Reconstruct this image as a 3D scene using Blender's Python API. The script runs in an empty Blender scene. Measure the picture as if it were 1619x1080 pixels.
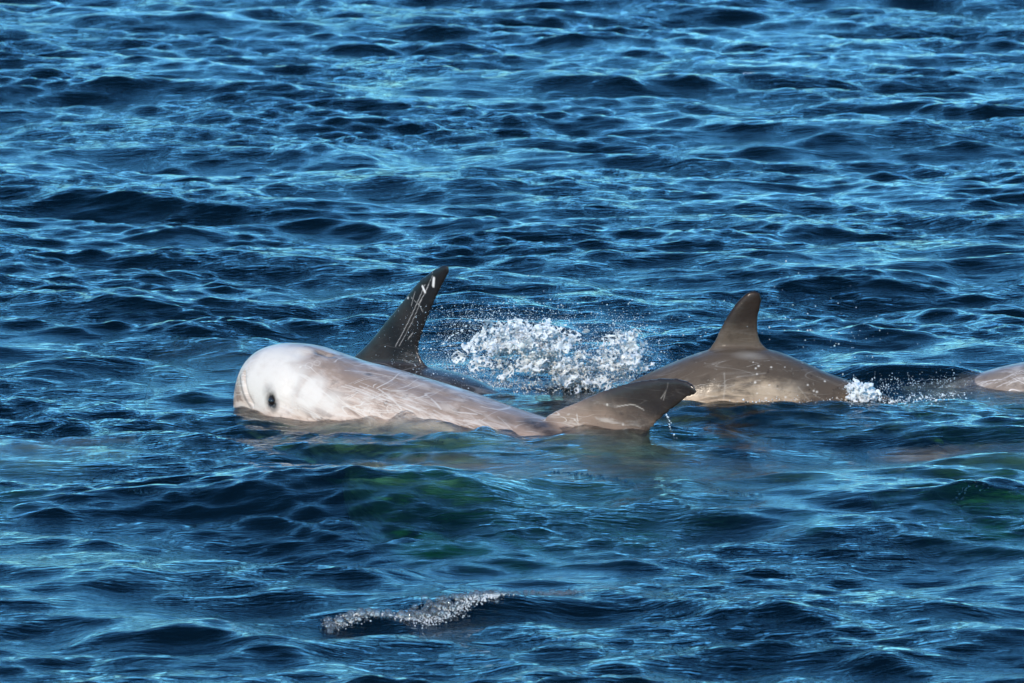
import bpy, bmesh, math, random
import numpy as np
from mathutils import Vector, noise as mnoise
R = math.radians
random.seed(7); rng = np.random.default_rng(11)
scene = bpy.context.scene
COL = scene.collection

# ------------------------------------------------------------------ camera, sky, sun
CAM_H, PITCH, LENS = 4.3, R(9.5), 200.0
cd = bpy.data.cameras.new('camera'); cam = bpy.data.objects.new('camera', cd); COL.objects.link(cam)
cam.location = (0, 0, CAM_H); cam.rotation_euler = (math.pi/2 - PITCH, 0, 0)
cd.lens = LENS; cd.sensor_width = 36.0; cd.clip_start = 0.5; cd.clip_end = 9000
cd.dof.use_dof = True; cd.dof.focus_distance = 24.2; cd.dof.aperture_fstop = 9.0
scene.camera = cam

SUN_EL, SUN_AZ = R(28), R(-22)          # sun behind the camera, to its right
sun_dir = Vector((math.sin(SUN_AZ)*math.cos(SUN_EL), -math.cos(SUN_AZ)*math.cos(SUN_EL), math.sin(SUN_EL)))
w = bpy.data.worlds.new('World'); scene.world = w; w.use_nodes = True
nt = w.node_tree; nt.nodes.clear()
sky = nt.nodes.new('ShaderNodeTexSky'); sky.sky_type = 'NISHITA'; sky.sun_disc = False
sky.sun_elevation = SUN_EL; sky.sun_rotation = math.pi - SUN_AZ
sky.air_density = 1.05; sky.dust_density = 0.1; sky.ozone_density = 4.0
tint = nt.nodes.new('ShaderNodeMixRGB'); tint.blend_type = 'MULTIPLY'; tint.inputs[0].default_value = 1
tint.inputs[2].default_value = (0.38, 0.86, 1.06, 1)
bg = nt.nodes.new('ShaderNodeBackground'); bg.inputs[1].default_value = 0.15
wo = nt.nodes.new('ShaderNodeOutputWorld')
nt.links.new(sky.outputs[0], tint.inputs[1]); nt.links.new(tint.outputs[0], bg.inputs[0]); nt.links.new(bg.outputs[0], wo.inputs[0])
sd = bpy.data.lights.new('sun', 'SUN'); sun = bpy.data.objects.new('sun', sd); COL.objects.link(sun)
sd.energy = 2.8; sd.angle = R(0.5); sd.color = (1.0, 0.87, 0.71)
sun.rotation_euler = (-sun_dir).to_track_quat('-Z', 'Y').to_euler(); sun.location = (6, -8, 12)
vs = scene.view_settings; vs.view_transform = 'Standard'; vs.look = 'None'; vs.exposure = 1.15; vs.gamma = 1; vs.use_curve_mapping = False
scene.cycles.max_bounces = 6; scene.cycles.transparent_max_bounces = 24; scene.cycles.transmission_bounces = 5
scene.cycles.caustics_reflective = False; scene.cycles.caustics_refractive = True
scene.cycles.sample_clamp_indirect = 6.0; scene.cycles.use_denoising = True

# ------------------------------------------------------------------ helpers
FPX = 1619/36*LENS; ct, st = math.cos(PITCH), math.sin(PITCH)
def at(px, py, z=0.0):
    """point of the horizontal plane z seen at photograph pixel px, py"""
    a, b = (px-809.5)/FPX, (540-py)/FPX
    d = Vector((a, ct + b*st, -st + b*ct)); t = (z-CAM_H)/d.z
    return Vector((0, 0, CAM_H)) + d*t
def at_y(px, py, y):
    """point at ground distance y seen at photograph pixel px, py"""
    a, b = (px-809.5)/FPX, (540-py)/FPX
    d = Vector((a, ct + b*st, -st + b*ct)); t = y/d.y
    return Vector((0, 0, CAM_H)) + d*t
def tag(o, label=None, cat=None, group=None, kind=None):
    for k, v in (('label', label), ('category', cat), ('group', group), ('kind', kind)):
        if v: o[k] = v
    return o
def link_mesh(name, verts, faces, mat=None, smooth=True, parent=None):
    me = bpy.data.meshes.new(name); me.from_pydata(verts, [], faces); me.update()
    if smooth: me.polygons.foreach_set('use_smooth', [True]*len(me.polygons))
    if mat: me.materials.append(mat)
    o = bpy.data.objects.new(name, me); COL.objects.link(o)
    if parent: o.parent = parent
    return o
def fast_mesh(name, V, F, mat=None, smooth=True):
    """numpy verts (n,3), faces (m,k)"""
    me = bpy.data.meshes.new(name); k = F.shape[1]
    me.vertices.add(len(V)); me.vertices.foreach_set('co', np.ascontiguousarray(V, dtype=np.float32).ravel())
    me.loops.add(F.size); me.loops.foreach_set('vertex_index', np.ascontiguousarray(F, dtype=np.int32).ravel())
    me.polygons.add(len(F)); me.polygons.foreach_set('loop_start', np.arange(0, F.size, k, dtype=np.int32))
    me.update(calc_edges=True)
    if smooth: me.polygons.foreach_set('use_smooth', np.ones(len(F), dtype=bool))
    me.validate()
    if mat: me.materials.append(mat)
    o = bpy.data.objects.new(name, me); COL.objects.link(o)
    return o
class NT:
    def __init__(s, name):
        s.m = bpy.data.materials.new(name); s.m.use_nodes = True; s.t = s.m.node_tree; s.t.nodes.clear()
        s.out = s.n('OutputMaterial')
    def n(s, typ, **kw):
        x = s.t.nodes.new('ShaderNode'+typ)
        for k, v in kw.items(): setattr(x, k, v)
        return x
    def l(s, a, b): s.t.links.new(a, b)
    def set(s, sock, v):
        if isinstance(v, bpy.types.NodeSocket): s.l(v, sock)
        elif v is not None: sock.default_value = v
    def math(s, op, a, b=None, c=None, clamp=False):
        x = s.n('Math', operation=op, use_clamp=clamp)
        for i, v in enumerate((a, b, c)): s.set(x.inputs[i], v)
        return x.outputs[0]
    def mix(s, f, a, b, mode='MIX'):
        x = s.n('MixRGB', blend_type=mode); s.set(x.inputs[0], f); s.set(x.inputs[1], a); s.set(x.inputs[2], b); return x.outputs[0]
    def mixs(s, f, a, b):
        x = s.n('MixShader'); s.set(x.inputs[0], f); s.l(a, x.inputs[1]); s.l(b, x.inputs[2]); return x.outputs[0]
    def noise(s, vec, scale, detail=2, rough=.40, dist=0):
        x = s.n('TexNoise'); s.l(vec, x.inputs['Vector']); x.inputs['Scale'].default_value = scale
        x.inputs['Detail'].default_value = detail; x.inputs['Roughness'].default_value = rough; x.inputs['Distortion'].default_value = dist
        return x.outputs[0]
    def mapping(s, vec, loc=(0,0,0), rot=(0,0,0), sc=(1,1,1)):
        x = s.n('Mapping'); s.l(vec, x.inputs[0]); x.inputs[1].default_value = loc; x.inputs[2].default_value = rot; x.inputs[3].default_value = sc
        return x.outputs[0]
    def ramp(s, f, lo, hi, a=0.0, b=1.0):
        x = s.n('MapRange', interpolation_type='SMOOTHSTEP'); s.set(x.inputs[0], f)
        for i, v in enumerate((lo, hi, a, b)): x.inputs[i+1].default_value = v
        return x.outputs[0]
    def attr(s, name):
        x = s.n('Attribute', attribute_name=name); return x

# ------------------------------------------------------------------ sea surface (wind chop from a wave spectrum)
NF, LF = 2048, 46.0
def make_sea():
    k1 = np.fft.fftfreq(NF, d=LF/NF)*2*np.pi
    kx, ky = np.meshgrid(k1, k1, indexing='ij'); k = np.hypot(kx, ky); k[0, 0] = 1e-6
    th = np.arctan2(ky, kx)
    def system(lam, direc, spread, amp, lcut):
        kp = 2*np.pi/lam
        S = np.exp(-1.25*(kp/k)**2) * k**-4.1 * np.exp(-(k*lcut/(2*np.pi))**2)
        D = np.abs(np.cos((th-direc)/2))**(2*spread)
        S = S*D; S[0, 0] = 0
        z = (rng.standard_normal((NF, NF)) + 1j*rng.standard_normal((NF, NF)))*np.sqrt(S)
        h = np.real(np.fft.ifft2(z)); s = amp/h.std()
        return z*s
    z0 = system(1.45, R(-112), 6, .0172, .25) + system(.75, R(-84), 7, .0088, .15) + system(5.0, R(-95), 8, .020, .6)
    zr = system(.36, R(-107), 9, .0052, .06) + system(.18, R(-84), 8, .0024, .045)
    gust = np.real(np.fft.ifft2(system(3.2, R(-60), .5, 1., 1.2))); gust = np.clip(.95+.42*gust, .35, 1.7)
    rip = np.real(np.fft.ifft2(zr)); ih = np.real(np.fft.ifft2(z0)) + gust*rip; z = z0 + .35*zr
    dx = np.real(np.fft.ifft2(1j*kx/k*z)); dy = np.real(np.fft.ifft2(1j*ky/k*z))
    return ih.astype(np.float32), dx.astype(np.float32), dy.astype(np.float32)
HF, DXF, DYF = make_sea()
CHOP = 0.6
def bil(T, x, y):
    u = (x/LF*NF) % NF; v = (y/LF*NF) % NF
    i = np.floor(u).astype(np.int64); j = np.floor(v).astype(np.int64); fu = (u-i).astype(np.float32); fv = (v-j).astype(np.float32)
    i %= NF; j %= NF; i2 = (i+1) % NF; j2 = (j+1) % NF
    return (T[i, j]*(1-fu)+T[i2, j]*fu)*(1-fv) + (T[i, j2]*(1-fu)+T[i2, j2]*fu)*fv

# calmer water right around the animals: (px, py, radius x, radius y, remaining wave share)
CALM = [(620, 640, .75, .60, .8), (80, 712, .7, .4, .45), (880, 660, .5, .5, .5), (1050, 735, .9, .45, .5), (620, 590, .6, .6, .3), (1200, 625, .75, .55, .25), (1580, 612, .5, .5, .4)]
# single waves: (px, py, half length m, crest turn deg, height m, front m, back m)
RIDGES = [(520, 800, .85, -8, .085, .22, .5), (760, 492, .5, -6, .07, .16, .3), (1455, 604, .34, 2, .075, .10, .2), (1540, 800, .45, 8, .07, .14, .3), (690, 960, .62, 10, .05, .10, .2),
          (1230, 628, .6, 0, -.03, .3, .2), (1010, 700, .45, 5, .035, .15, .2), (1210, 655, .75, 0, .03, .12, .12), (865, 690, .28, 0, -.03, .16, .16), (575, 662, .55, -28, .055, .22, .22), (1060, 720, .5, 0, .035, .2, .25), (150, 745, .9, 0, -.03, .4, .3), (130, 578, .5, 12, .06, .12, .25), (545, 650, .08, -10, .045, .05, .05), (655, 674, .10, -20, .03, .05, .06), (935, 692, .13, 0, .045, .07, .07), (730, 668, .08, 20, .02, .05, .05)]
_w = random.Random(21)
for _k in range(34):     # small wavelets lapping at the flanks
    _f = _w.random(); RIDGES.append((370+_f*540, 650+_f*44+_w.uniform(-6, 34), _w.uniform(.05, .15), _w.uniform(-28, 18), _w.uniform(.010, .028), _w.uniform(.028, .05), _w.uniform(.03, .06)))
for _k in range(20):
    RIDGES.append((_w.uniform(1040, 1420), _w.uniform(645, 672), _w.uniform(.06, .16), _w.uniform(-15, 15), _w.uniform(.008, .020), _w.uniform(.03, .05), _w.uniform(.03, .06)))
def sea(x, y):
    x = np.asarray(x, dtype=np.float64); y = np.asarray(y, dtype=np.float64)
    f = np.ones_like(x)
    for (px, py, rx, ry, keep) in CALM:
        p = at(px, py); d = ((x-p.x)/rx)**2 + ((y-p.y)/ry)**2
        f *= 1 - (1-keep)*np.exp(-d**2)
    h = bil(HF, x, y)*f; dx = bil(DXF, x, y)*f*CHOP; dy = bil(DYF, x, y)*f*CHOP
    for (px, py, hl, turn, A, fr, bk) in RIDGES:
        p = at(px, py); c, s = math.cos(R(turn)), math.sin(R(turn))
        u = (x-p.x)*c + (y-p.y)*s; v = -(x-p.x)*s + (y-p.y)*c
        v = v - .25*hl*(u/hl)**2*.5
        wv = np.where(v < 0, fr, bk)
        g = A*np.exp(-(np.abs(u)/hl)**2.5)*(np.exp(-np.abs(v/wv)**1.6))
        h = h + g
    return h, dx, dy
def sea_z(x, y):
    """height of the moved surface above x, y (two fixed-point steps)"""
    x = np.atleast_1d(np.asarray(x, float)); y = np.atleast_1d(np.asarray(y, float)); a, b = x.copy(), y.copy()
    for _ in range(4):
        h, dx, dy = sea(a, b); a = x-dx; b = y-dy
    return sea(a, b)[0]

def spaced(lo, hi, f):
    out = [lo]
    while out[-1] < hi: out.append(out[-1]+f(out[-1]))
    return np.array(out)
def build_sea(mat):
    core = spaced(-4.6, 4.6, lambda t: .0205)
    g = [];  s = .03; t = core[-1]
    while t < 4000: s *= 1.22; t += s; g.append(t)
    g = np.array(g); xs = np.concatenate([-g[::-1], core, g])
    ys = spaced(16.2, 47, lambda t: 0.0190 if t < 27 else .0190+(t-27)*.0020)
    g = []; s = .05; t = ys[-1]
    while t < 6000: s *= 1.2; t += s; g.append(t)
    gb = []; s = .03; t = ys[0]
    while t > -1500: s *= 1.25; t -= s; gb.append(t)
    ys = np.concatenate([np.array(gb)[::-1], ys, np.array(g)])
    X, Y = np.meshgrid(xs, ys, indexing='ij')
    h, dx, dy = sea(X, Y)
    # fade waves where the sheet is too coarse to hold them
    sx = np.gradient(xs)[:, None]; sy = np.gradient(ys)[None, :]; sp = np.maximum(sx, sy)
    fade = np.clip(1-(sp-.25)/.5, 0, 1)
    h = h*fade; dx = dx*fade; dy = dy*fade
    V = np.stack([X+dx, Y+dy, h], -1).reshape(-1, 3); nx, ny = X.shape
    I = np.arange(nx*ny).reshape(nx, ny)
    F = np.stack([I[:-1, :-1], I[1:, :-1], I[1:, 1:], I[:-1, 1:]], -1).reshape(-1, 4)
    # close the body of water: sides and bottom
    ring = np.concatenate([I[:, 0], I[-1, 1:], I[-2::-1, -1], I[0, -2:0:-1]])
    base = len(V); low = V[ring].copy(); low[:, 2] = -7.0
    V = np.concatenate([V, low, [[0, 1000, -7.0]]]); n = len(ring); a = np.arange(n); b = (a+1) % n
    side = np.stack([ring[b], ring[a], base+a, base+b], -1)
    F = np.concatenate([F, side])
    o = fast_mesh('sea_water', V, F, mat)
    me = o.data
    bm = bmesh.new(); bm.from_mesh(me); bm.verts.ensure_lookup_table()
    bm.faces.new([bm.verts[base+i] for i in range(n)][::-1]); bm.to_mesh(me); bm.free()
    m2 = bpy.data.materials.new('sea_depth'); m2.use_nodes = True; m2.node_tree.nodes['Principled BSDF'].inputs['Base Color'].default_value = (.0, .0, .0, 1)
    m2.node_tree.nodes['Principled BSDF'].inputs['Specular IOR Level'].default_value = 0
    me.materials.append(m2); mi = np.zeros(len(me.polygons), dtype=np.int32); mi[-len(side)-1:] = 1; me.polygons.foreach_set('material_index', mi)
    tag(o, 'deep blue choppy sea surface with short wind waves', None, None, 'structure')
    return o

def water_mat():
    t = NT('sea_water'); geo = t.n('NewGeometry'); p = geo.outputs['Position']
    v1 = t.mapping(p, rot=(0, 0, R(16)), sc=(.5, 2.8, 1)); v2 = t.mapping(p, (3, 1, 0), (0, 0, R(-14)), (.5, 2.8, 1))
    a = t.noise(v1, 9, 3, .55, .4); b = t.noise(v2, 17, 3, .55, .3); c = t.noise(v1, 42, 2, .5)
    patch = t.ramp(t.noise(p, .8, 2), .35, .65, .35, 1.0)
    hsum = t.math('ADD', t.math('MULTIPLY', a, .012), t.math('ADD', t.math('MULTIPLY', b, .008), t.math('MULTIPLY', c, .0034)))
    hsum = t.math('MULTIPLY', hsum, patch)
    bump = t.n('Bump'); bump.inputs['Strength'].default_value = 1.0; bump.inputs['Distance'].default_value = 1.0; t.l(hsum, bump.inputs['Height'])
    N = bump.outputs[0]
    fr = t.n('Fresnel'); fr.inputs['IOR'].default_value = 1.333; t.l(N, fr.inputs['Normal'])
    gl = t.n('BsdfGlossy'); gl.inputs['Roughness'].default_value = .06; t.l(N, gl.inputs['Normal'])
    rf = t.n('BsdfRefraction'); rf.inputs['IOR'].default_value = 1.333; rf.inputs['Roughness'].default_value = .02; t.l(N, rf.inputs['Normal'])
    tr = t.n('BsdfTransparent')
    df = t.n('BsdfDiffuse'); df.inputs['Color'].default_value = (.001, .02, .038, 1)
    under = t.mixs(.5, rf.outputs[0], tr.outputs[0])
    under = t.mixs(.07, under, df.outputs[0])
    t.l(t.mixs(fr.outputs[0], under, gl.outputs[0]), t.out.inputs['Surface'])
    ab = t.n('VolumeAbsorption'); ab.inputs['Color'].default_value = (.29, .82, .55, 1); ab.inputs['Density'].default_value = 2.6
    t.l(ab.outputs[0], t.out.inputs['Volume'])
    return t.m
WATER = water_mat()
SEA = build_sea(WATER)

# ------------------------------------------------------------------ dolphins
from mathutils.bvhtree import BVHTree
CAMP = Vector((0, 0, CAM_H))
def loft(rings):
    """rings: list of (n,3) arrays -> verts, quads with closed ends"""
    n = len(rings[0]); V = [tuple(p) for r in rings for p in r]; F = []
    for i in range(len(rings)-1):
        for j in range(n):
            a, b = i*n+j, i*n+(j+1) % n; F.append((a, b, b+n, a+n))
    F.append(tuple(range(n))[::-1]); F.append(tuple((len(rings)-1)*n+j for j in range(n)))
    return V, F
def smooth_path(P, m):
    """Catmull-Rom resample of rows of P"""
    P = np.asarray(P, float); Q = np.vstack([2*P[0]-P[1], P, 2*P[-1]-P[-2]]); out = []
    for i in range(1, len(Q)-2):
        for k in range(m):
            t = k/m; a, b, c, d = Q[i-1], Q[i], Q[i+1], Q[i+2]
            out.append(.5*((2*b)+(-a+c)*t+(2*a-5*b+4*c-d)*t*t+(-a+3*b-3*c+d)*t**3))
    out.append(P[-1]); return np.array(out)
class Dolphin:
    """stations: (px, top, half height, half width); top is a photograph row, or a height in m when by_z"""
    def __init__(s, name, stations, yline, fin_rows, mat, voxel=.007, by_z=False, fin_thick=.034, flip=False, zoff=0., flippers=True, fine=True):
        C = []
        for (px, top, hh, hw) in stations:
            y = yline(px)
            if by_z: p = at(px, 600, 0); a = (px-809.5)/FPX; d = y*ct + (CAM_H-top)*st; T = Vector((a*d, y, top))
            else: T = at_y(px, top, y)
            C.append((T.x, T.y, T.z-hh+zoff, hh, hw))
        s.S = smooth_path(C, 5); s.S[:, 3:] = np.maximum(s.S[:, 3:], .006)
        cen = s.S[:, :3]; tan = np.gradient(cen, axis=0); tan /= np.linalg.norm(tan, axis=1)[:, None]
        # rings stay upright so the top outline follows the stations
        hz = tan.copy(); hz[:, 2] = 0; hz /= np.linalg.norm(hz, axis=1)[:, None]
        side = np.stack([-hz[:, 1], hz[:, 0], 0*hz[:, 0]], 1)
        th = np.linspace(0, 2*math.pi, 41)[:-1]
        rings = []
        for i in range(len(cen)):
            c_, s_ = np.cos(th), np.sin(th)
            e = .92
            cc = np.sign(c_)*np.abs(c_)**e; ss = np.sign(s_)*np.abs(s_)**e
            rings.append(cen[i] + side[i]*(cc*s.S[i, 4])[:, None] + np.array([0, 0, 1.])*(ss*s.S[i, 3])[:, None])
        V, F = loft(rings); off = len(V); V = list(V); F = list(F)
        ax = cen[len(cen)*2//3]-cen[len(cen)//4]; ax[2] = 0; ax /= np.linalg.norm(ax); s.ax = ax
        nrm = np.array([-ax[1], ax[0], 0])
        def blade(rows, thick, base):
            nonlocal V, F
            rr = []; n = len(rows); u = np.array([0, .012, .05, .13, .25, .4, .55, .7, .84, .94, 1.0])
            prof = np.array([.0, .32, .60, .86, 1.0, .96, .86, .72, .60, .50, .0])
            rows = smooth_path([np.concatenate([a, b]) for a, b in rows], 4)
            for i, r in enumerate(rows):
                L, T = r[:3], r[3:]; f = i/(len(rows)-1); tk = (thick*(1-f)**.8 + .014)*.5 if f < 1 else .004
                tk = min(tk, np.linalg.norm(T-L)*.5)
                a = [L+(T-L)*u[k]+base*tk*prof[k] for k in range(len(u))]
                b = [L+(T-L)*u[k]-base*tk*prof[k] for k in range(len(u)-2, 0, -1)]
                rr.append(np.array(a+b))
            v, f_ = loft(rr); o = len(V); V += v; F += [tuple(q+o for q in g) for g in f_]
        s.fin_rows = None
        if fin_rows:
            rows = []
            for (l, t_) in fin_rows:
                L = at_y(l[0], l[1], yline(l[0])); T = at_y(t_[0], t_[1], yline(t_[0])); rows.append((np.array(L), np.array(T)))
            blade(rows, fin_thick, nrm)
        # flippers and flukes below the surface
        Ltot = np.linalg.norm(cen[-1]-cen[0])
        if True:
            for sg in (-1, 1) if flippers else ():
                i = len(cen)//5; b0 = cen[i] + side[i]*sg*s.S[i, 4]*.8 - np.array([0, 0, .5*s.S[i, 3]])
                d = side[i]*sg*.35 - np.array([0, 0, .45]) + tan[i]*1.1; d /= np.linalg.norm(d); rows = []
                for f in (0, .3, .6, .85, 1):
                    c = b0 + d*f*.34*Ltot/3.2 + tan[i]*f*f*.12; w_ = .09*(1-.75*f**1.5)*Ltot/3.2
                    rows.append((c-tan[i]*w_, c+tan[i]*w_))
                nn = np.cross(d, tan[i]); blade(rows, .03, nn/np.linalg.norm(nn))
            e = cen[-3]
            for sg in (-1, 1):
                rows = []
                for f in (0, .3, .6, .85, 1):
                    c = e + side[-3]*sg*f*.34*Ltot/3.2 + tan[-3]*(.10*f*f)*Ltot/3.2; w_ = .11*(1-.85*f**1.2)*Ltot/3.2
                    rows.append((c-tan[-3]*w_, c+tan[-3]*w_*.8))
                blade(rows, .03, np.array([0, 0, 1.]))
        o = link_mesh(name, V, F, None)
        bm = bmesh.new(); bm.from_mesh(o.data); bmesh.ops.recalc_face_normals(bm, faces=bm.faces); bm.to_mesh(o.data); bm.free()
        m = o.modifiers.new('r', 'REMESH'); m.mode = 'VOXEL'; m.voxel_size = voxel; m.use_smooth_shade = True
        m = o.modifiers.new('s', 'SMOOTH'); m.factor = .5; m.iterations = 7
        me = bpy.data.meshes.new_from_object(o.evaluated_get(bpy.context.evaluated_depsgraph_get()))
        old = o.data; o.modifiers.clear(); o.data = me; bpy.data.meshes.remove(old); me.name = name
        me.polygons.foreach_set('use_smooth', np.ones(len(me.polygons), dtype=bool))
        me.materials.clear(); me.materials.append(mat)
        bm = bmesh.new(); bm.from_mesh(me)
        if fine:
            fs = [f for f in bm.faces if f.calc_center_median().z > -.02]
            bmesh.ops.subdivide_edges(bm, edges=list({e for f in fs for e in f.edges}), cuts=1, use_grid_fill=True)
            for _ in range(2): bmesh.ops.smooth_vert(bm, verts=[v for v in bm.verts if v.co.z > -.01], factor=.4, use_axis_x=True, use_axis_y=True, use_axis_z=True)
            for f in bm.faces: f.smooth = True
            bm.to_mesh(me)
        bm.free(); me.update()
        s.o = o; n = len(me.vertices); P = np.empty(n*3, np.float32); me.vertices.foreach_get('co', P); s.P = P.reshape(-1, 3)
        s.bvh = BVHTree.FromObject(o, bpy.context.evaluated_depsgraph_get())
        # body coordinates: along (m from the snout), height over the axis
        arc = np.concatenate([[0], np.cumsum(np.linalg.norm(np.diff(cen, axis=0), axis=1))])
        pr = s.P @ ax; pc = cen @ ax; k = np.argsort(pc)
        s.along = np.interp(pr, pc[k], arc[k]); zc = np.interp(pr, pc[k], cen[k, 2]); hh = np.interp(pr, pc[k], s.S[k, 3])
        s.up = (s.P[:, 2]-zc)/np.maximum(hh, .02); s.fin = np.clip((s.P[:, 2]-zc-hh)/.1, 0, 4)
        lat = (s.P - np.stack([np.interp(pr, pc[k], cen[k, j]) for j in range(3)], 1)) @ nrm
        s.put('along', s.along); s.put('up', s.up); s.put('fin', s.fin)
        v = me.attributes.new('rest', 'FLOAT_VECTOR', 'POINT')
        v.data.foreach_set('vector', np.stack([s.along, lat, s.P[:, 2]-zc], 1).astype(np.float32).ravel())
        s.layers = {}
    def put(s, name, val):
        me = s.o.data; a = me.attributes.get(name) or me.attributes.new(name, 'FLOAT', 'POINT')
        a.data.foreach_set('value', np.ascontiguousarray(val, dtype=np.float32))
    def hit(s, px, py):
        d = (at(px, py) - CAMP).normalized(); r = s.bvh.ray_cast(CAMP, d)
        return r[0], r[1]
    def spot(s, layer, px, py, rad, amt=1., soft=.5, stretch=1., turn=0.):
        """coloured patch of the skin, radius in m"""
        p, n = s.hit(px, py)
        if p is None: return
        A = s.layers.setdefault(layer, np.zeros(len(s.P), np.float32)); d = s.P-np.array(p)
        a = s.ax; b = np.array([0, 0, 1.]); c, s_ = math.cos(R(turn)), math.sin(R(turn))
        u = d@a; v = d[:, 2]; w_ = d - np.outer(u, a); w_ = np.sqrt(np.maximum((w_**2).sum(1)-v*v, 0))
        u2 = u*c+v*s_; v2 = -u*s_+v*c
        r = np.sqrt((u2/stretch)**2+v2**2+w_**2)/rad
        np.maximum(A, amt*np.clip((1+soft-r)/(2*soft), 0, 1), out=A)
    def line(s, layer, pts, rad, amt=1.):
        """thin mark along photograph points laid on the skin"""
        q = [s.hit(*p)[0] for p in pts]; q = [np.array(x) for x in q if x is not None]
        if len(q) < 2: return
        q = smooth_path(q, 4) if len(q) > 2 else np.array(q)
        A = s.layers.setdefault(layer, np.zeros(len(s.P), np.float32)); best = np.full(len(s.P), 9., np.float32)
        lo = q.min(0)-.05; hi = q.max(0)+.05; m = np.all((s.P > lo) & (s.P < hi), axis=1); X = s.P[m]; bb = best[m]
        for a, b in zip(q[:-1], q[1:]):
            ab = b-a; t = np.clip(((X-a)@ab)/max(ab@ab, 1e-9), 0, 1); bb = np.minimum(bb, np.linalg.norm(X-a-t[:, None]*ab, axis=1))
        best[m] = bb; np.maximum(A, amt*np.clip(1.5-best/rad, 0, 1), out=A)
    def dent(s, pts, rad, depth):
        """press a soft groove into the skin along photograph points"""
        q = [s.hit(*p)[0] for p in pts]; q = np.array([x[:] for x in q if x is not None])
        if len(q) > 2: q = smooth_path(q, 4)
        best = np.full(len(s.P), 9.)
        if len(q) == 1: best = np.linalg.norm(s.P-q[0], axis=1)
        for a, b in zip(q[:-1], q[1:]):
            ab = b-a; t = np.clip(((s.P-a)@ab)/max(ab@ab, 1e-9), 0, 1); best = np.minimum(best, np.linalg.norm(s.P-a-t[:, None]*ab, axis=1))
        me = s.o.data; N = np.empty(len(s.P)*3, np.float32); me.vertices.foreach_get('normal', N); N = N.reshape(-1, 3)
        s.P = (s.P - N*(depth*np.exp(-(best/rad)**2))[:, None]).astype(np.float32); me.vertices.foreach_set('co', s.P.ravel()); me.update()
    def ringmark(s, layer, px, py, rpx, rad, amt=.8, sq=.8):
        s.line(layer, [(px+rpx*math.cos(a), py+sq*rpx*math.sin(a)) for a in np.linspace(0, 6.3, 9)], rad, amt)
    def finish(s):
        for k in ('white', 'dark', 'scar_sheen', 'tan'):
            s.put(k, s.layers.get(k, np.zeros(len(s.P), np.float32)))

def skin(name, pale, mid, dark, fin_col, back_lo, back_hi, scratch=.5, white=(.72, .70, .68), fin_lo=.1, fin_hi=1.6, rough=.40, coat=.2, streak=.05):
    t = NT(name); g = t.attr('rest').outputs['Vector']; up = t.attr('up').outputs['Fac']; fin = t.attr('fin').outputs['Fac']
    n1 = t.noise(g, 5.5, 4, .6, .4); n2 = t.noise(g, 19, 4, .62); n3 = t.noise(g, 85, 3, .6)
    gs = t.mapping(g, sc=(.30, 1, 1.3)); n4 = t.noise(gs, 17, 4, .62, .5)
    upn = t.math('ADD', up, t.math('MULTIPLY', t.math('SUBTRACT', n1, .5), 1.1))
    col = t.mix(t.ramp(upn, back_lo, back_hi), pale, mid)
    col = t.mix(t.ramp(n4, .44, .64, 0, .95), col, mid); col = t.mix(t.ramp(n4, .50, .34, 0, streak), col, white); col = t.mix(t.ramp(n2, .54, .74, 0, .5), col, dark)
    finn = t.math('ADD', fin, t.math('MULTIPLY', t.math('SUBTRACT', n1, .5), 1.6))
    col = t.mix(t.ramp(finn, fin_lo, fin_hi), col, fin_col)
    col = t.mix(t.ramp(n3, .62, .78, 0, .35), col, dark)
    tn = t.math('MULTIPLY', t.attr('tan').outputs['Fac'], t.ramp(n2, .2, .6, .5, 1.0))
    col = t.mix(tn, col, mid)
    wh = t.math('MULTIPLY', t.attr('white').outputs['Fac'], t.ramp(n2, .3, .6, .85, 1.0))
    col = t.mix(wh, col, white)
    # long healed rake marks: thin bands of strongly stretched noise, in a few directions
    for i, (ang, sc) in enumerate(((8, 10), (-24, 12), (33, 14), (70, 12))):
        m = t.mapping(g, (i*3.1, 0, i*1.7), (0, R(ang), 0), (.22, .3, 1.5)); v = t.noise(m, sc, 1, .4, .25)
        ln = t.ramp(t.math('ABSOLUTE', t.math('SUBTRACT', v, .5)), .002, .009, 1, 0)
        gate = t.ramp(t.noise(g, 3.0+i, 2), .52, .60)
        col = t.mix(t.math('MULTIPLY', t.math('MULTIPLY', ln, gate), t.math('MULTIPLY', t.ramp(fin, .3, 1.2, 1, .12), scratch)), col, white)
    col = t.mix(t.math('MULTIPLY', t.attr('scar_sheen').outputs['Fac'], .9), col, white)
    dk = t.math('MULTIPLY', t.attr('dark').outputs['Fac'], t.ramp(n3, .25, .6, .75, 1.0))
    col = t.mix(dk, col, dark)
    b = t.n('BsdfPrincipled'); t.l(col, b.inputs['Base Color'])
    t.l(t.ramp(n2, .3, .7, rough-.05, rough+.12), b.inputs['Roughness'])
    b.inputs['Coat Weight'].default_value = coat; b.inputs['Coat Roughness'].default_value = .14; b.inputs['Specular IOR Level'].default_value = .28; b.inputs['IOR'].default_value = 1.33
    bp = t.n('Bump'); bp.inputs['Strength'].default_value = .25; bp.inputs['Distance'].default_value = .004
    t.l(t.math('ADD', n3, t.math('MULTIPLY', n2, 1.5)), bp.inputs['Height']); t.l(bp.outputs[0], b.inputs['Normal'])
    b2 = t.n('Bump'); b2.inputs['Strength'].default_value = .5; b2.inputs['Distance'].default_value = .004; t.l(t.noise(t.mapping(g, sc=(.6, 1, 1)), 60, 3, .6), b2.inputs['Height']); t.l(b2.outputs[0], b.inputs['Coat Normal'])
    t.l(b.outputs[0], t.out.inputs['Surface']); return t.m

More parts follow.
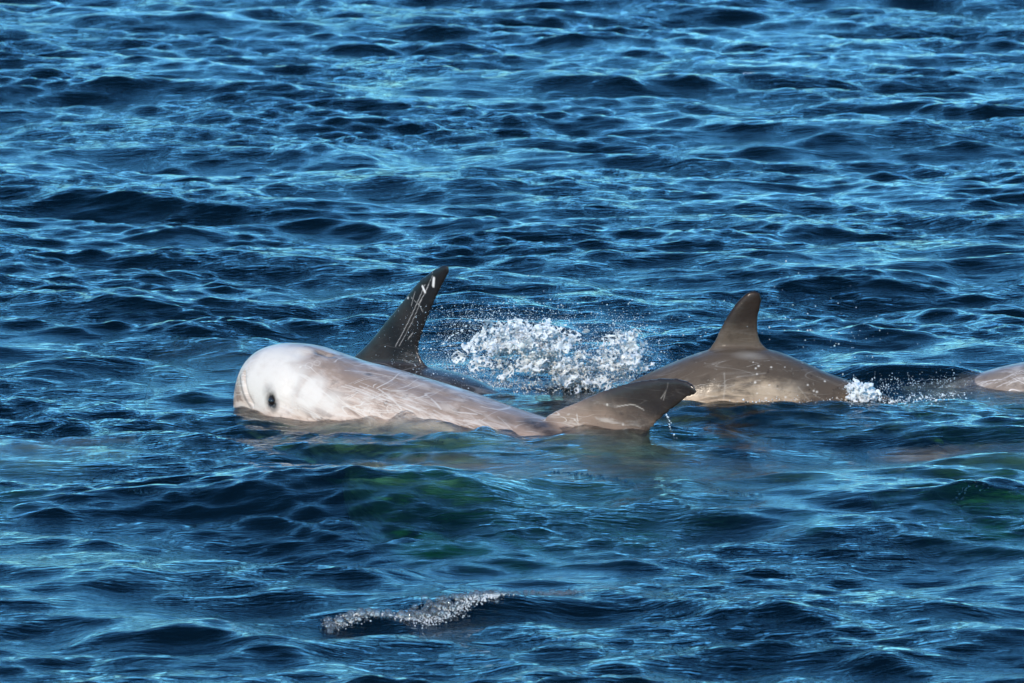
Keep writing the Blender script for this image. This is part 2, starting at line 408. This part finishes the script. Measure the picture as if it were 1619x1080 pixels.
SK_PALE = skin('pale_scarred_skin', (.41, .32, .258, 1), (.185, .13, .098, 1), (.012, .009, .008, 1), (.026, .020, .017, 1), .35, 1.15, .55, (.45, .405, .36, 1), .6, 2.1, streak=.5)
SK_DARK = skin('dark_scarred_skin', (.05, .040, .035, 1), (.024, .020, .018, 1), (.006, .0055, .0055, 1), (.0085, .0075, .0075, 1), -.2, .6, .10, (.55, .52, .5, 1), .0, .9)
SK_BROWN = skin('brown_skin', coat=.06, rough=.5, *[ (.32, .24, .165, 1), (.060, .043, .030, 1), (.020, .014, .010, 1), (.013, .0072, .0042, 1), .2, .6, .10, (.50, .46, .41, 1), .3, 1.4])
SK_ROSE = skin('rosy_scarred_skin', (.25, .20, .16, 1), (.13, .10, .08, 1), (.08, .06, .06, 1), (.08, .06, .06, 1), .3, 1.1, .8, (.52, .48, .45, 1), streak=.25)
EYE = NT('eye'); _b = EYE.n('BsdfPrincipled'); _b.inputs['Base Color'].default_value = (.012, .010, .009, 1); _b.inputs['Roughness'].default_value = .08; EYE.l(_b.outputs[0], EYE.out.inputs['Surface'])
def ball(name, p, r, mat, parent=None, sc=(1, 1, 1)):
    bm = bmesh.new(); bmesh.ops.create_icosphere(bm, subdivisions=3, radius=r); bmesh.ops.scale(bm, vec=sc, verts=bm.verts)
    me = bpy.data.meshes.new(name); bm.to_mesh(me); bm.free(); me.polygons.foreach_set('use_smooth', [True]*len(me.polygons)); me.materials.append(mat)
    o = bpy.data.objects.new(name, me); COL.objects.link(o); o.location = p
    if parent: o.parent = parent
    return o
GRP = 'dolphins of the surfacing pod'

# --- the pale one in front, head to the left
y1 = lambda px: 24.2 - (px-400)/460*.80
D1 = Dolphin('dolphin', [(381, 622, .035, .025), (385, 602, .09, .07), (391, 583, .14, .11), (402, 562, .185, .15), (420, 549, .215, .185), (447, 543, .24, .215),
    (485, 546, .26, .25), (520, 557, .265, .26), (560, 571, .28, .27), (600, 581, .29, .28), (650, 596, .30, .285), (700, 611, .30, .285), (740, 624, .30, .28),
    (790, 642, .29, .265), (830, 655, .275, .25), (880, 669, .255, .225), (950, 690, .22, .19), (1030, 716, .18, .15), (1110, 745, .14, .115), (1180, 770, .11, .085),
    (1250, 795, .08, .055), (1300, 812, .055, .035), (1330, 822, .02, .02)], y1,
    [((840, 690), (1016, 725)), ((866, 656), (1021, 698)), ((905, 638), (1030, 681)), ((945, 620), (1045, 664)), ((985, 607), (1062, 650)), ((1025, 599), (1076, 639)),
     ((1060, 597), (1087, 629)), ((1085, 601), (1098, 627)), ((1099, 611), (1103, 620))], SK_PALE, .0086)
for a in ((425, 575, .13), (445, 600, .12), (405, 600, .09), (430, 560, .10), (412, 625, .07), (455, 560, .08)): D1.spot('white', *a[:2], a[2], 1., .45)
D1.spot('white', 495, 612, .062, .9, .4, 1.0); D1.spot('white', 490, 625, .07, .95, .35, 1.1); D1.spot('white', 520, 635, .05, .8, .6, 1.6)
D1.spot('tan', 472, 576, .055, 1., .8, 2.2, -30); D1.spot('tan', 458, 602, .04, .9, .9, 1); D1.spot('tan', 530, 580, .05, .8, .8, 3, -16); D1.spot('tan', 560, 592, .06, .9, .7, 2.5, -15); D1.spot('tan', 660, 615, .05, .8, .7, 4, -15)  # first two spots paint the melon crease's form shadow; the others are skin mottling
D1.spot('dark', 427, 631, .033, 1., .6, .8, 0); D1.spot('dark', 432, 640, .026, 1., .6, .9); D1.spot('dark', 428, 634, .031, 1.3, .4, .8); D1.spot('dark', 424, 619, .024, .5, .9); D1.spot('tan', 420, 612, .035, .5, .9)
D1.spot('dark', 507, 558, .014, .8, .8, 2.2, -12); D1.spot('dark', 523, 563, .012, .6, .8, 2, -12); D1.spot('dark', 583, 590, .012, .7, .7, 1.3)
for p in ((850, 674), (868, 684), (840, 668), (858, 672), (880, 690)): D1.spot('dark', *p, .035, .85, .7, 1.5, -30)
for p in ((1085, 612, .06, 1.), (1096, 611, .05, 1.), (1098, 621, .05, 1.), (1055, 612, .06, .9), (1065, 635, .05, .95), (1040, 650, .055, .85), (1020, 620, .06, .6), (1025, 680, .04, .85), (1000, 665, .06, .5), (960, 690, .05, .35), (1020, 685, .04, .6)): D1.spot('dark', p[0], p[1], p[2], p[3], .8, 1.3, -30)
for p in ((750, 648, .07, .6), (790, 656, .08, .85), (825, 664, .08, 1.), (850, 672, .07, 1.), (700, 640, .05, .5)): D1.spot('tan', p[0], p[1], p[2], p[3], .9, 1.6, -25)
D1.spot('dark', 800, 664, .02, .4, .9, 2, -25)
D1.line('dark', [(380, 594), (381, 606), (384, 620), (390, 634), (398, 645)], .006, .5); D1.spot('tan', 378, 615, .03, .8, .6)  # shadow line of the mouth groove and the shaded lip strip, painted in
for a in ((474, 577, 2.2), (451, 600, 2), (464, 588, 1.8), (440, 592, 1.6), (990, 682, 4), (985, 671, 2), (960, 640, 1.6)): D1.spot('scar_sheen', a[0], a[1], a[2]/376, .9, .4)
D1.ringmark('scar_sheen', 488, 577, 6, .0028, .45); D1.ringmark('scar_sheen', 501, 574, 5, .0026, .35)
_r = random.Random(4)
for k in range(80):
    x = _r.uniform(545, 800); base = 588+(x-560)*.27; y = base + _r.uniform(10, 62)*(1-(x-545)/700); L = _r.uniform(18, 70); a = R(_r.choice((14, 18, 22, 30, 38, 5, -20, -30)) + _r.uniform(-6, 6)); b = _r.uniform(-.25, .25)
    pts = [(x+L*f*math.cos(a+b*f), y+L*f*math.sin(a+b*f)) for f in (0, .35, .7, 1)]
    D1.line('scar_sheen', pts, _r.choice((.0011, .0014, .002, .003)), _r.uniform(.25, .8))
for pts in ([(540, 611), (570, 620), (600, 633), (630, 648)], [(546, 609), (580, 620), (610, 634)], [(545, 585), (590, 588), (640, 600)], [(600, 625), (640, 610), (660, 600)], [(610, 640), (650, 612), (690, 605)],
            [(860, 662), (900, 655)], [(912, 655), (915, 680)], [(1056, 606), (1054, 616), (1045, 630)], [(1053, 618), (1049, 632)], [(975, 643), (1000, 640), (1018, 648)]):
    D1.line('scar_sheen', pts, .0020, .7)
D1.dent([(478, 560), (468, 585), (460, 610), (452, 640)], .040, .013); D1.dent([(386, 590), (387, 608), (391, 624), (399, 640)], .010, .009)
D1.dent([(505, 557), (520, 562)], .018, .010); D1.dent([(428, 633)], .026, .008); D1.dent([(560, 580), (620, 600), (700, 625)], .05, .006); D1.dent([(540, 625), (600, 640), (680, 655)], .05, -.006)
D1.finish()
tag(D1.o, 'pale scarred dolphin in front with its white head raised and hooked grey fin', 'dolphin', GRP)
p, n = D1.hit(428, 634)
ball('eye', Vector(p)-Vector(n)*.008, .017, EYE.m, D1.o)

# --- the dark one behind it, only the tall fin and the washed back out of the water
y2 = lambda px: 25.0 - .0027*(px-560)
D2 = Dolphin('dolphin', [(250, -.26, .03, .03), (256, -.17, .12, .1), (272, -.11, .19, .16), (315, -.06, .24, .21), (370, -.035, .26, .24), (450, -.045, .28, .26), (560, .015, .30, .28), (640, .05, .30, .28),
    (700, .045, .28, .25), (750, .015, .25, .22), (850, -.09, .2, .16), (950, -.19, .14, .11), (1050, -.26, .09, .07), (1120, -.3, .03, .03)], y2,
    [((545, 592), (712, 630)), ((551, 571), (693, 598)), ((583, 541), (674, 577)), ((611, 506), (663, 556)), ((640, 471), (667, 533)), ((665, 441), (680, 496)), ((690, 423), (695, 461)), ((704, 418), (707, 437)), ((710, 421), (712, 429))],
    SK_DARK, .0096, by_z=True)
for pts, r_, a_ in (([(625, 548), (645, 510), (660, 478), (672, 450)], .0014, .45), ([(631, 547), (652, 508), (668, 470), (684, 436)], .0012, .38), ([(645, 536), (653, 526)], 0.0014, .5), ([(650, 470), (662, 482), (668, 492)], 0.0014, .5),
                    ([(656, 462), (650, 484)], 0.0014, .35), ([(684, 430), (676, 455), (662, 480)], 0.0014, .45)):
    D2.line('scar_sheen', pts, r_, a_)
D2.line('scar_sheen', [(686, 440), (685, 452)], .006, 1.); D2.line('scar_sheen', [(668, 453), (672, 462)], .005, 1.)
D2.spot('scar_sheen', 645, 471, .005, .7, .5)
for a in ((600, 545, .05), (605, 560, .04), (590, 555, .03), (640, 500, .05)): D2.spot('tan', *a, .6, .8)
D2.finish(); tag(D2.o, 'dark dolphin behind the pale one with a tall scratched upright fin', 'dolphin', GRP)

# --- the brown one on the right
y3 = lambda px: 24.18 - (px-1150)*.0002
D3 = Dolphin('dolphin', [(868, 705, .03, .03), (874, 688, .09, .07), (888, 668, .13, .11), (920, 645, .16, .14), (950, 627, .18, .16), (980, 613, .195, .18), (1010, 598.5, .205, .19), (1040, 584, .215, .20), (1080, 567.5, .225, .205),
    (1120, 554, .23, .205), (1155, 549, .23, .205), (1190, 550, .225, .20), (1230, 557, .21, .185), (1270, 573, .185, .16), (1310, 591, .155, .135), (1345, 603, .13, .11), (1375, 613, .11, .09), (1410, 630, .085, .065), (1450, 660, .06, .045), (1490, 680, .025, .02)], y3,
    [((1100, 572), (1232, 582)), ((1124, 547), (1215, 553)), ((1136, 525), (1204, 540)), ((1146, 505), (1200, 525)), ((1156, 489), (1199, 508)), ((1169, 472), (1202, 492)), ((1183, 461), (1205, 478)), ((1195, 460), (1204, 469)), ((1200, 462), (1204, 466))],
    SK_BROWN, .0088, fin_thick=.03)
D3.spot('tan', 1175, 545, .03, .7, .9, 1.5); D3.spot('scar_sheen', 1185, 562, .02, .22, .9, 2.4)  # the wide pale spot is sheen at the fin base painted into the colour
for k in range(26): D3.spot('scar_sheen', _r.uniform(1190, 1340), _r.uniform(570, 632), _r.uniform(.0025, .005), .8, .5)
for k in range(10): D3.spot('dark', _r.uniform(1190, 1340), _r.uniform(580, 632), _r.uniform(.003, .005), .8, .5)
for pts in ([(1145, 590), (1146, 610), (1144, 632)], [(1165, 596), (1210, 590)], [(1262, 612), (1285, 640)]): D3.line('scar_sheen', pts, .003, .16)
for k in range(40):
    x = _r.uniform(1090, 1330); y = _r.uniform(565, 635); L = _r.uniform(8, 40); a = R(_r.choice((0, 10, 25, 80, -15))+_r.uniform(-8, 8)); D3.line('scar_sheen', [(x, y), (x+L*math.cos(a), y+L*math.sin(a))], .0012, _r.uniform(.1, .3))
for k in range(14): D3.spot(_r.choice(('tan', 'dark')), _r.uniform(1080, 1330), _r.uniform(565, 630), _r.uniform(.02, .05), _r.uniform(.1, .3), .9, 2.2)
D3.finish(); tag(D3.o, 'brown dolphin on the right with arched back and rounded brown fin', 'dolphin', GRP)

# --- the one entering at the right edge
y4 = lambda px: 24.62
D4 = Dolphin('dolphin', [(1425, 650, .03, .03), (1440, 642, .06, .05), (1465, 632, .10, .08), (1500, 620, .15, .12), (1540, 606, .19, .165), (1590, 592, .23, .21), (1640, 584, .28, .26), (1700, 582, .29, .27), (1780, 590, .29, .27), (1860, 608, .27, .24),
    (1950, 635, .22, .18), (2050, 670, .15, .12), (2150, 700, .09, .07), (2230, 725, .03, .03)], y4,
    [((1750, 600), (1905, 640)), ((1775, 590), (1890, 615)), ((1815, 550), (1880, 580)), ((1850, 510), (1882, 545)), ((1875, 480), (1895, 508)), ((1893, 470), (1902, 482))], SK_ROSE, .011, zoff=.035)
for k in range(14):
    x = _r.uniform(1540, 1610); y = 600+_r.uniform(0, 16)-(x-1560)*.2; D4.line('scar_sheen', [(x, y), (x+15, y-7), (x+34, y-9)], .0014, .5)
D4.finish(); tag(D4.o, 'rosy pale scarred back of a dolphin surfacing at the right edge', 'dolphin', GRP)

# --- pod members still under the surface
def under(name, px0, px1, py, ztop, dy, mat, k, label):
    """a dolphin swimming with its back ztop below the mean surface"""
    n = 14; prof = [(0, .1), (.01, .36), (.04, .62), (.1, .82), (.18, .93), (.3, 1), (.42, .98), (.55, .82), (.68, .58), (.8, .36), (.9, .2), (.97, .12), (1, .06)]
    p0, p1 = at(px0, py, ztop), at(px1, py, ztop)
    yl = lambda px: p0.y + (px-px0)/(px1-px0)*dy
    st_ = [(px0+(px1-px0)*f, ztop-.10*abs(f-.35)**1.5*k, .29*r_*k, .27*r_*k) for f, r_ in prof]
    d = Dolphin(name, st_, yl, None, mat, .014, by_z=True, fine=False, flippers=False); d.finish(); tag(d.o, label, 'dolphin', GRP); return d

under('dolphin', 540, 1420, 732, -.018, -.1, SK_PALE, .85, 'pale dolphin glowing green just under the waves in front of the hooked fin')
under('dolphin', -300, 215, 702, -.02, .12, SK_PALE, .9, 'pale dolphin under the water at the left edge')
under('dolphin', 1370, 2100, 716, -.045, -.1, SK_PALE, .9, 'greenish submerged dolphin in front of the one at the right edge')

# ------------------------------------------------------------------ splash, spray, bubbles
def ico(sub):
    bm = bmesh.new(); bmesh.ops.create_icosphere(bm, subdivisions=sub, radius=1); bm.verts.ensure_lookup_table()
    v = np.array([x.co[:] for x in bm.verts]); f = np.array([[q.index for q in x.verts] for x in bm.faces]); bm.free(); return v, f
ICO1, ICO2 = ico(1), ico(2)
OCT = (np.array([[1, 0, 0], [-1, 0, 0], [0, 1, 0], [0, -1, 0], [0, 0, 1], [0, 0, -1.]]), np.array([[0, 2, 4], [2, 1, 4], [1, 3, 4], [3, 0, 4], [2, 0, 5], [1, 2, 5], [3, 1, 5], [0, 3, 5]]))
def beads(name, P, rad, mat, base=ICO1, squash=.25):
    P = np.asarray(P, float); rad = np.asarray(rad, float); n = len(P); bv, bf = base
    sc = 1 + rng.normal(0, squash, (n, 1, 3)).clip(-.5, .7)
    V = P[:, None, :] + bv[None]*rad[:, None, None]*sc
    F = bf[None] + (np.arange(n)*len(bv))[:, None, None]
    return fast_mesh(name, V.reshape(-1, 3), F.reshape(-1, 3), mat)
def on_sea(px, py):
    """nearest sea point seen at a photograph pixel"""
    a = np.linspace(15, 48, 1600); b0 = at(px, py, .5); b1 = at(px, py, -.5)
    f = np.linspace(0, 1, 240); X = b0.x+(b1.x-b0.x)*f; Y = b0.y+(b1.y-b0.y)*f; Z = .5-f
    h = sea_z(X, Y); k = np.argmax(Z < h); return np.array([X[k], Y[k], h[k]])
def wet(name, white, col=(.80, .84, .86, 1), rough=.03):
    t = NT(name); fr = t.n('Fresnel'); fr.inputs[0].default_value = 1.333
    g = t.n('BsdfGlossy'); g.inputs['Roughness'].default_value = rough
    tr = t.n('BsdfTransparent'); tr.inputs[0].default_value = (.90, .95, .97, 1)
    d = t.n('BsdfDiffuse'); d.inputs[0].default_value = col; tl = t.n('BsdfTranslucent'); tl.inputs[0].default_value = col
    w_ = t.mixs(.35, d.outputs[0], tl.outputs[0])
    t.l(t.mixs(t.math('MAXIMUM', fr.outputs[0], .06), t.mixs(white, tr.outputs[0], w_), g.outputs[0]), t.out.inputs[0]); return t.m
M_FOAM, M_DROP, M_BUBBLE = wet('splash_water', .72, (.86, .88, .88, 1)), wet('drop_water', .5), wet('bubble_film', .0, (.8, .8, .76, 1), .02)
M_FILM = wet('foam_film', .07, (.8, .8, .76, 1), .02)

def splash(name, label, blobs, n_lump, n_drop, y0, ydev, strands, vox=.0038, lumps=(.0012, .0058), sheets=0, extra=None, drop_r=(.0009, .0034), drop_spread=1.5):
    W = np.array([b[4]*b[2]*b[3] for b in blobs]); W /= W.sum()
    def pick(n, spread):
        k = rng.choice(len(blobs), n, p=W); B = np.array([b[:4] for b in blobs])[k]
        return B[:, 0]+rng.normal(0, 1, n)*B[:, 2]*spread, B[:, 1]+rng.normal(0, 1, n)*B[:, 3]*spread
    C, Rr = [], []
    u, v = pick(n_lump, .95); yy = y0 + rng.normal(0, ydev, n_lump); r = lumps[0]+(lumps[1]-lumps[0])*rng.random(n_lump)**4
    for a, b, y, q in zip(u, v, yy, r): C.append(at_y(a, b, y)[:]); Rr.append(q)
    u, v = pick(strands, .8)
    for a, b in zip(u, v):
        y = y0 + rng.normal(0, ydev); ang = rng.uniform(0, 6.283); L = rng.uniform(8, 34); dx, dy = math.cos(ang), math.sin(ang)*.7-.35; g_ = rng.uniform(.0, .035); n = int(L*1.1)+3; r0 = rng.uniform(.0013, .0034); cur = rng.normal(0, .03)
        for k in range(n):
            q = k*.9; cx = a+dx*q-dy*cur*q*q*.5; cy = b+dy*q+g_*q*q*.5+dx*cur*q*q*.5
            C.append(at_y(cx, cy, y+.002*k)[:]); Rr.append(r0*(1-.55*k/n)*(1+.35*math.sin(k*1.3+a)))
    u, v = pick(sheets, .75)
    for i, (a, b) in enumerate(zip(u, v)):
        y = y0+rng.normal(0, ydev); an = rng.uniform(-.9, .9); w1, w2 = rng.uniform(8, 26), rng.uniform(4, 12); bend = rng.normal(0, .02); tl = rng.normal(0, .003)
        for p_ in np.arange(-w1, w1, .78):
            for q_ in np.arange(-w2, w2, .78):
                e = (p_/w1)**2+(q_/w2)**2
                if e > 1 or abs(mnoise.noise((p_*.16+i*7.3, q_*.2, i*3.1))) > .34-.14*e: continue
                cx = a+p_*math.cos(an)-q_*math.sin(an)+4*mnoise.noise((p_*.1, q_*.1, i)); cy = b+p_*math.sin(an)+q_*math.cos(an)+bend*p_*p_*.5
                C.append(at_y(cx, cy, y+tl*p_+.03*mnoise.noise((p_*.07, q_*.12, i+.5)))[:]); Rr.append(.0019)
    for pts, r0 in (extra or []):
        q = smooth_path(np.array(pts, float), 14)
        for i, (a, b) in enumerate(q): C.append(at_y(a+rng.normal(0, .5), b+rng.normal(0, .5), y0+.02*math.sin(i*.2))[:]); Rr.append(r0*(1+.5*math.sin(i*.9)+rng.normal(0, .2)))
    C = np.array(C); Rr = np.abs(np.array(Rr)).clip(.0012, .02)
    z = sea_z(C[:, 0], C[:, 1]); k = C[:, 2] > z-.01; C, Rr = C[k], Rr[k]
    o = beads(name, C, Rr, M_FOAM, squash=.3)
    m = o.modifiers.new('r', 'REMESH'); m.mode = 'VOXEL'; m.voxel_size = vox; m.use_smooth_shade = True
    m = o.modifiers.new('s', 'SMOOTH'); m.factor = .5; m.iterations = 2
    me = bpy.data.meshes.new_from_object(o.evaluated_get(bpy.context.evaluated_depsgraph_get())); o.modifiers.clear(); o.data = me
    me.materials.clear(); me.materials.append(M_FOAM); me.polygons.foreach_set('use_smooth', np.ones(len(me.polygons), dtype=bool))
    tag(o, label, 'splash', None, 'stuff')
    u, v = pick(n_drop, drop_spread); yy = y0 + rng.normal(0, ydev*1.6, n_drop); P = np.array([at_y(a, b, y)[:] for a, b, y in zip(u, v, yy)])
    r = drop_r[0]+(drop_r[1]-drop_r[0])*rng.random(n_drop)**3; k = P[:, 2] > sea_z(P[:, 0], P[:, 1])
    d = beads(name+'_drops', P[k], r[k], M_DROP); tag(d, 'fine flying drops of the '+label, 'spray', None, 'stuff')
    print(name, len(me.polygons), k.sum())
splash('splash', 'white splash thrown up between the two raised fins',
    [(800, 525, 25, 14, 1.0), (830, 542, 30, 17, 1.6), (860, 562, 28, 19, 1.6), (792, 560, 22, 17, .7), (895, 586, 24, 17, 1.3), (915, 608, 22, 12, 1.2), (872, 532, 24, 11, .5), (930, 590, 22, 18, .8),
     (985, 542, 16, 17, 1.3), (1003, 562, 13, 17, 1.2), (970, 576, 19, 17, 1.0), (996, 586, 18, 8, 1.3), (948, 602, 24, 10, .9), (890, 565, 60, 26, .5), (760, 560, 40, 26, .28)],
    4600, 9000, 24.50, .075, 700, sheets=200, extra=[([(668, 552), (690, 549), (706, 540), (714, 531), (730, 523), (742, 510), (758, 506), (775, 512), (790, 514)], .003), ([(700, 548), (720, 546)], .003)])
def spray(name, label, blobs, n, y0, ydev, r=(.0009, .0028), mat=None, base=None):
    W = np.array([b[4] for b in blobs], float); W /= W.sum(); k = rng.choice(len(blobs), n, p=W); B = np.array([b[:4] for b in blobs])[k]
    u = B[:, 0]+rng.normal(0, 1, n)*B[:, 2]; v = B[:, 1]+rng.normal(0, 1, n)*B[:, 3]; yy = y0+rng.normal(0, ydev, n)
    P = np.array([at_y(a, b, y)[:] for a, b, y in zip(u, v, yy)]); q = r[0]+(r[1]-r[0])*rng.random(n)**2.5
    k = P[:, 2] > sea_z(P[:, 0], P[:, 1])-.002; o = beads(name, P[k], q[k], mat or M_DROP, base or ICO1); tag(o, label, 'spray', None, 'stuff')
spray('spray_drops', 'drops flying behind the tall dark fin', [(860, 560, 90, 34, 1.6), (720, 540, 32, 26, 1), (700, 582, 34, 18, 1), (765, 598, 42, 12, 1.1), (740, 500, 45, 12, .8), (850, 505, 90, 14, .4)], 5200, 24.75, .12, base=OCT)
spray('spray_drops', 'sparse drops in the air behind the brown fin', [(1250, 500, 60, 40, 1), (1300, 570, 40, 30, 1), (1420, 560, 90, 30, .5)], 130, 24.6, .3, (.0012, .004))
spray('spray_mist', 'fine mist hanging round the big splash', [(830, 550, 60, 26, 2), (930, 575, 60, 24, 2), (990, 560, 30, 26, 1.4), (740, 570, 50, 26, 1)], 15000, 24.5, .12, (.0004, .0013), M_FOAM, OCT)
splash('tail_splash', 'white water curling over the tail stock of the brown dolphin', [(1352, 612, 8, 5, 1), (1366, 616, 9, 5, 1), (1358, 624, 9, 6, 1), (1376, 626, 7, 5, .8)], 700, 260, 24.0, .02, 36, lumps=(.003, .012))
splash('wake_foam', 'line of white foam between the brown dolphin and the right edge one', [(1400, 634, 18, 3, 1), (1430, 633, 18, 4, 1), (1465, 630, 18, 4, 1), (1500, 626, 14, 4, 1), (1240, 639, 34, 3.2, 1.3), (1200, 640, 20, 3.5, .9), (1095, 643, 12, 2.5, .9), (1320, 637, 25, 2.5, .8)], 1000, 700, 23.96, .05, 60, lumps=(.002, .006))
spray('spray_drops', 'white flecks against the dark wave beyond the wake foam', [(1440, 608, 38, 9, 1), (1500, 605, 20, 6, .6), (1400, 610, 16, 8, .5)], 420, 24.25, .06, (.001, .0032))

def bubbles(name, label, path, n, spread, r, lift=.0, mat=None, power=2.5, base=ICO2):
    q = smooth_path(np.array(path, float), 10); P = []; 
    m_ = on_sea(*path[len(path)//2])[2]*.6; S = np.array([at(a, b, m_)[:] for a, b in q])
    i = rng.integers(0, len(S)-1, n); f = rng.random(n)[:, None]; P = S[i]*(1-f)+S[i+1]*f
    cl = np.array([mnoise.noise((p_[0]*9, p_[1]*9, 3.3)) for p_ in P]); wd = spread*(.45+1.5*np.clip(cl+.35, 0, 1))
    P[:, 0] += rng.normal(0, 1, n)*spread*.8; P[:, 1] += rng.normal(0, 1, n)*wd
    q = r[0]+(r[1]-r[0])*rng.random(n)**power
    P[:, 2] = sea_z(P[:, 0], P[:, 1]) - q*.05 + lift
    o = beads(name, P, q, mat or M_BUBBLE, base, .06); tag(o, label, 'foam', None, 'stuff'); return o
fore = [(520, 972), (560, 968), (610, 966), (660, 964), (710, 958), (760, 954), (800, 948)]
bubbles('foam_bubbles', 'cluster of clear bubbles and white froth in the foreground', fore, 420, .024, (.0025, .018), mat=M_FILM, power=3.2)
bubbles('froth', 'white froth between the foreground bubbles', [(520, 974), (600, 969), (680, 968), (740, 962), (790, 955)], 2100, .020, (.0010, .0040), mat=M_FOAM, base=ICO1)
bubbles('foam_bubbles', 'clear bubbles on the dark right end of the foreground froth', [(800, 950), (840, 944), (880, 940), (915, 938)], 150, .02, (.0025, .014), mat=M_FILM, power=3)
bubbles('bubble_line', 'thin line of tiny bubbles trailing from the foreground froth', [(440, 972), (520, 971), (640, 966), (740, 960), (820, 945), (920, 937)], 520, .014, (.0015, .008), base=ICO1)
for lab, path, n in (('glinting bubbles along the dark crest at left centre', [(205, 783), (250, 786), (300, 789), (335, 788)], 160), ('glinting bubbles on the crest behind the dark green face', [(430, 785), (470, 782), (520, 790)], 40),
                     ('glinting ripple bubbles in front of the hooked fin', [(870, 742), (910, 752), (960, 762), (1000, 770)], 260), ('glinting bubbles on the small crest right of centre', [(1140, 782), (1170, 785), (1205, 788)], 120),
                     ('glinting bubbles along the high crest at the right', [(1500, 795), (1540, 786), (1585, 785), (1610, 790)], 160), ('small dark bubble patch at the lower right', [(1070, 893), (1100, 890), (1130, 895)], 120),
                     ('bubbles breaking on the dark crest left of the white head', [(150, 590), (200, 575), (245, 548), (290, 550), (330, 555)], 200), ('distant foam on a crest at the upper right', [(1115, 122), (1150, 118), (1190, 113)], 200),
                     ('olive ripples with bubbles left of the hooked fin', [(560, 735), (620, 720), (700, 705), (760, 700)], 90)):
    bubbles('crest_bubbles', lab, path, n, .016, (.0015, .006), power=2, base=ICO1 if n < 150 else ICO2)
bubbles('froth', 'patch of white froth on the distant upper right crest', [(1140, 119), (1165, 116), (1192, 114)], 160, .018, (.0015, .004), mat=M_FOAM, base=ICO1)
tr_ = smooth_path(np.array([(1054, 655), (1058, 668), (1061, 680), (1068, 692)], float), 12)
tw = beads('water_trickle', [at_y(a+rng.normal(0, 1.1), b+rng.normal(0, 1.5), y1(1060)+.0)[:] for a, b in tr_], [rng.choice((.0008, .0012, .0019, .0034)) for _ in tr_], M_FOAM)
tag(tw, 'thin trickle of drops falling from the hooked fin', 'spray', None, 'stuff')

bubbles('froth', 'torn white froth on the water below the big splash', [(690, 590), (760, 600), (840, 606), (930, 604), (1010, 590)], 2600, .09, (.0012, .0045), mat=M_FOAM, base=ICO1)
print('TRIS', sum(len(p.vertices)-2 for o in bpy.data.objects if o.type == 'MESH' for p in o.data.polygons))
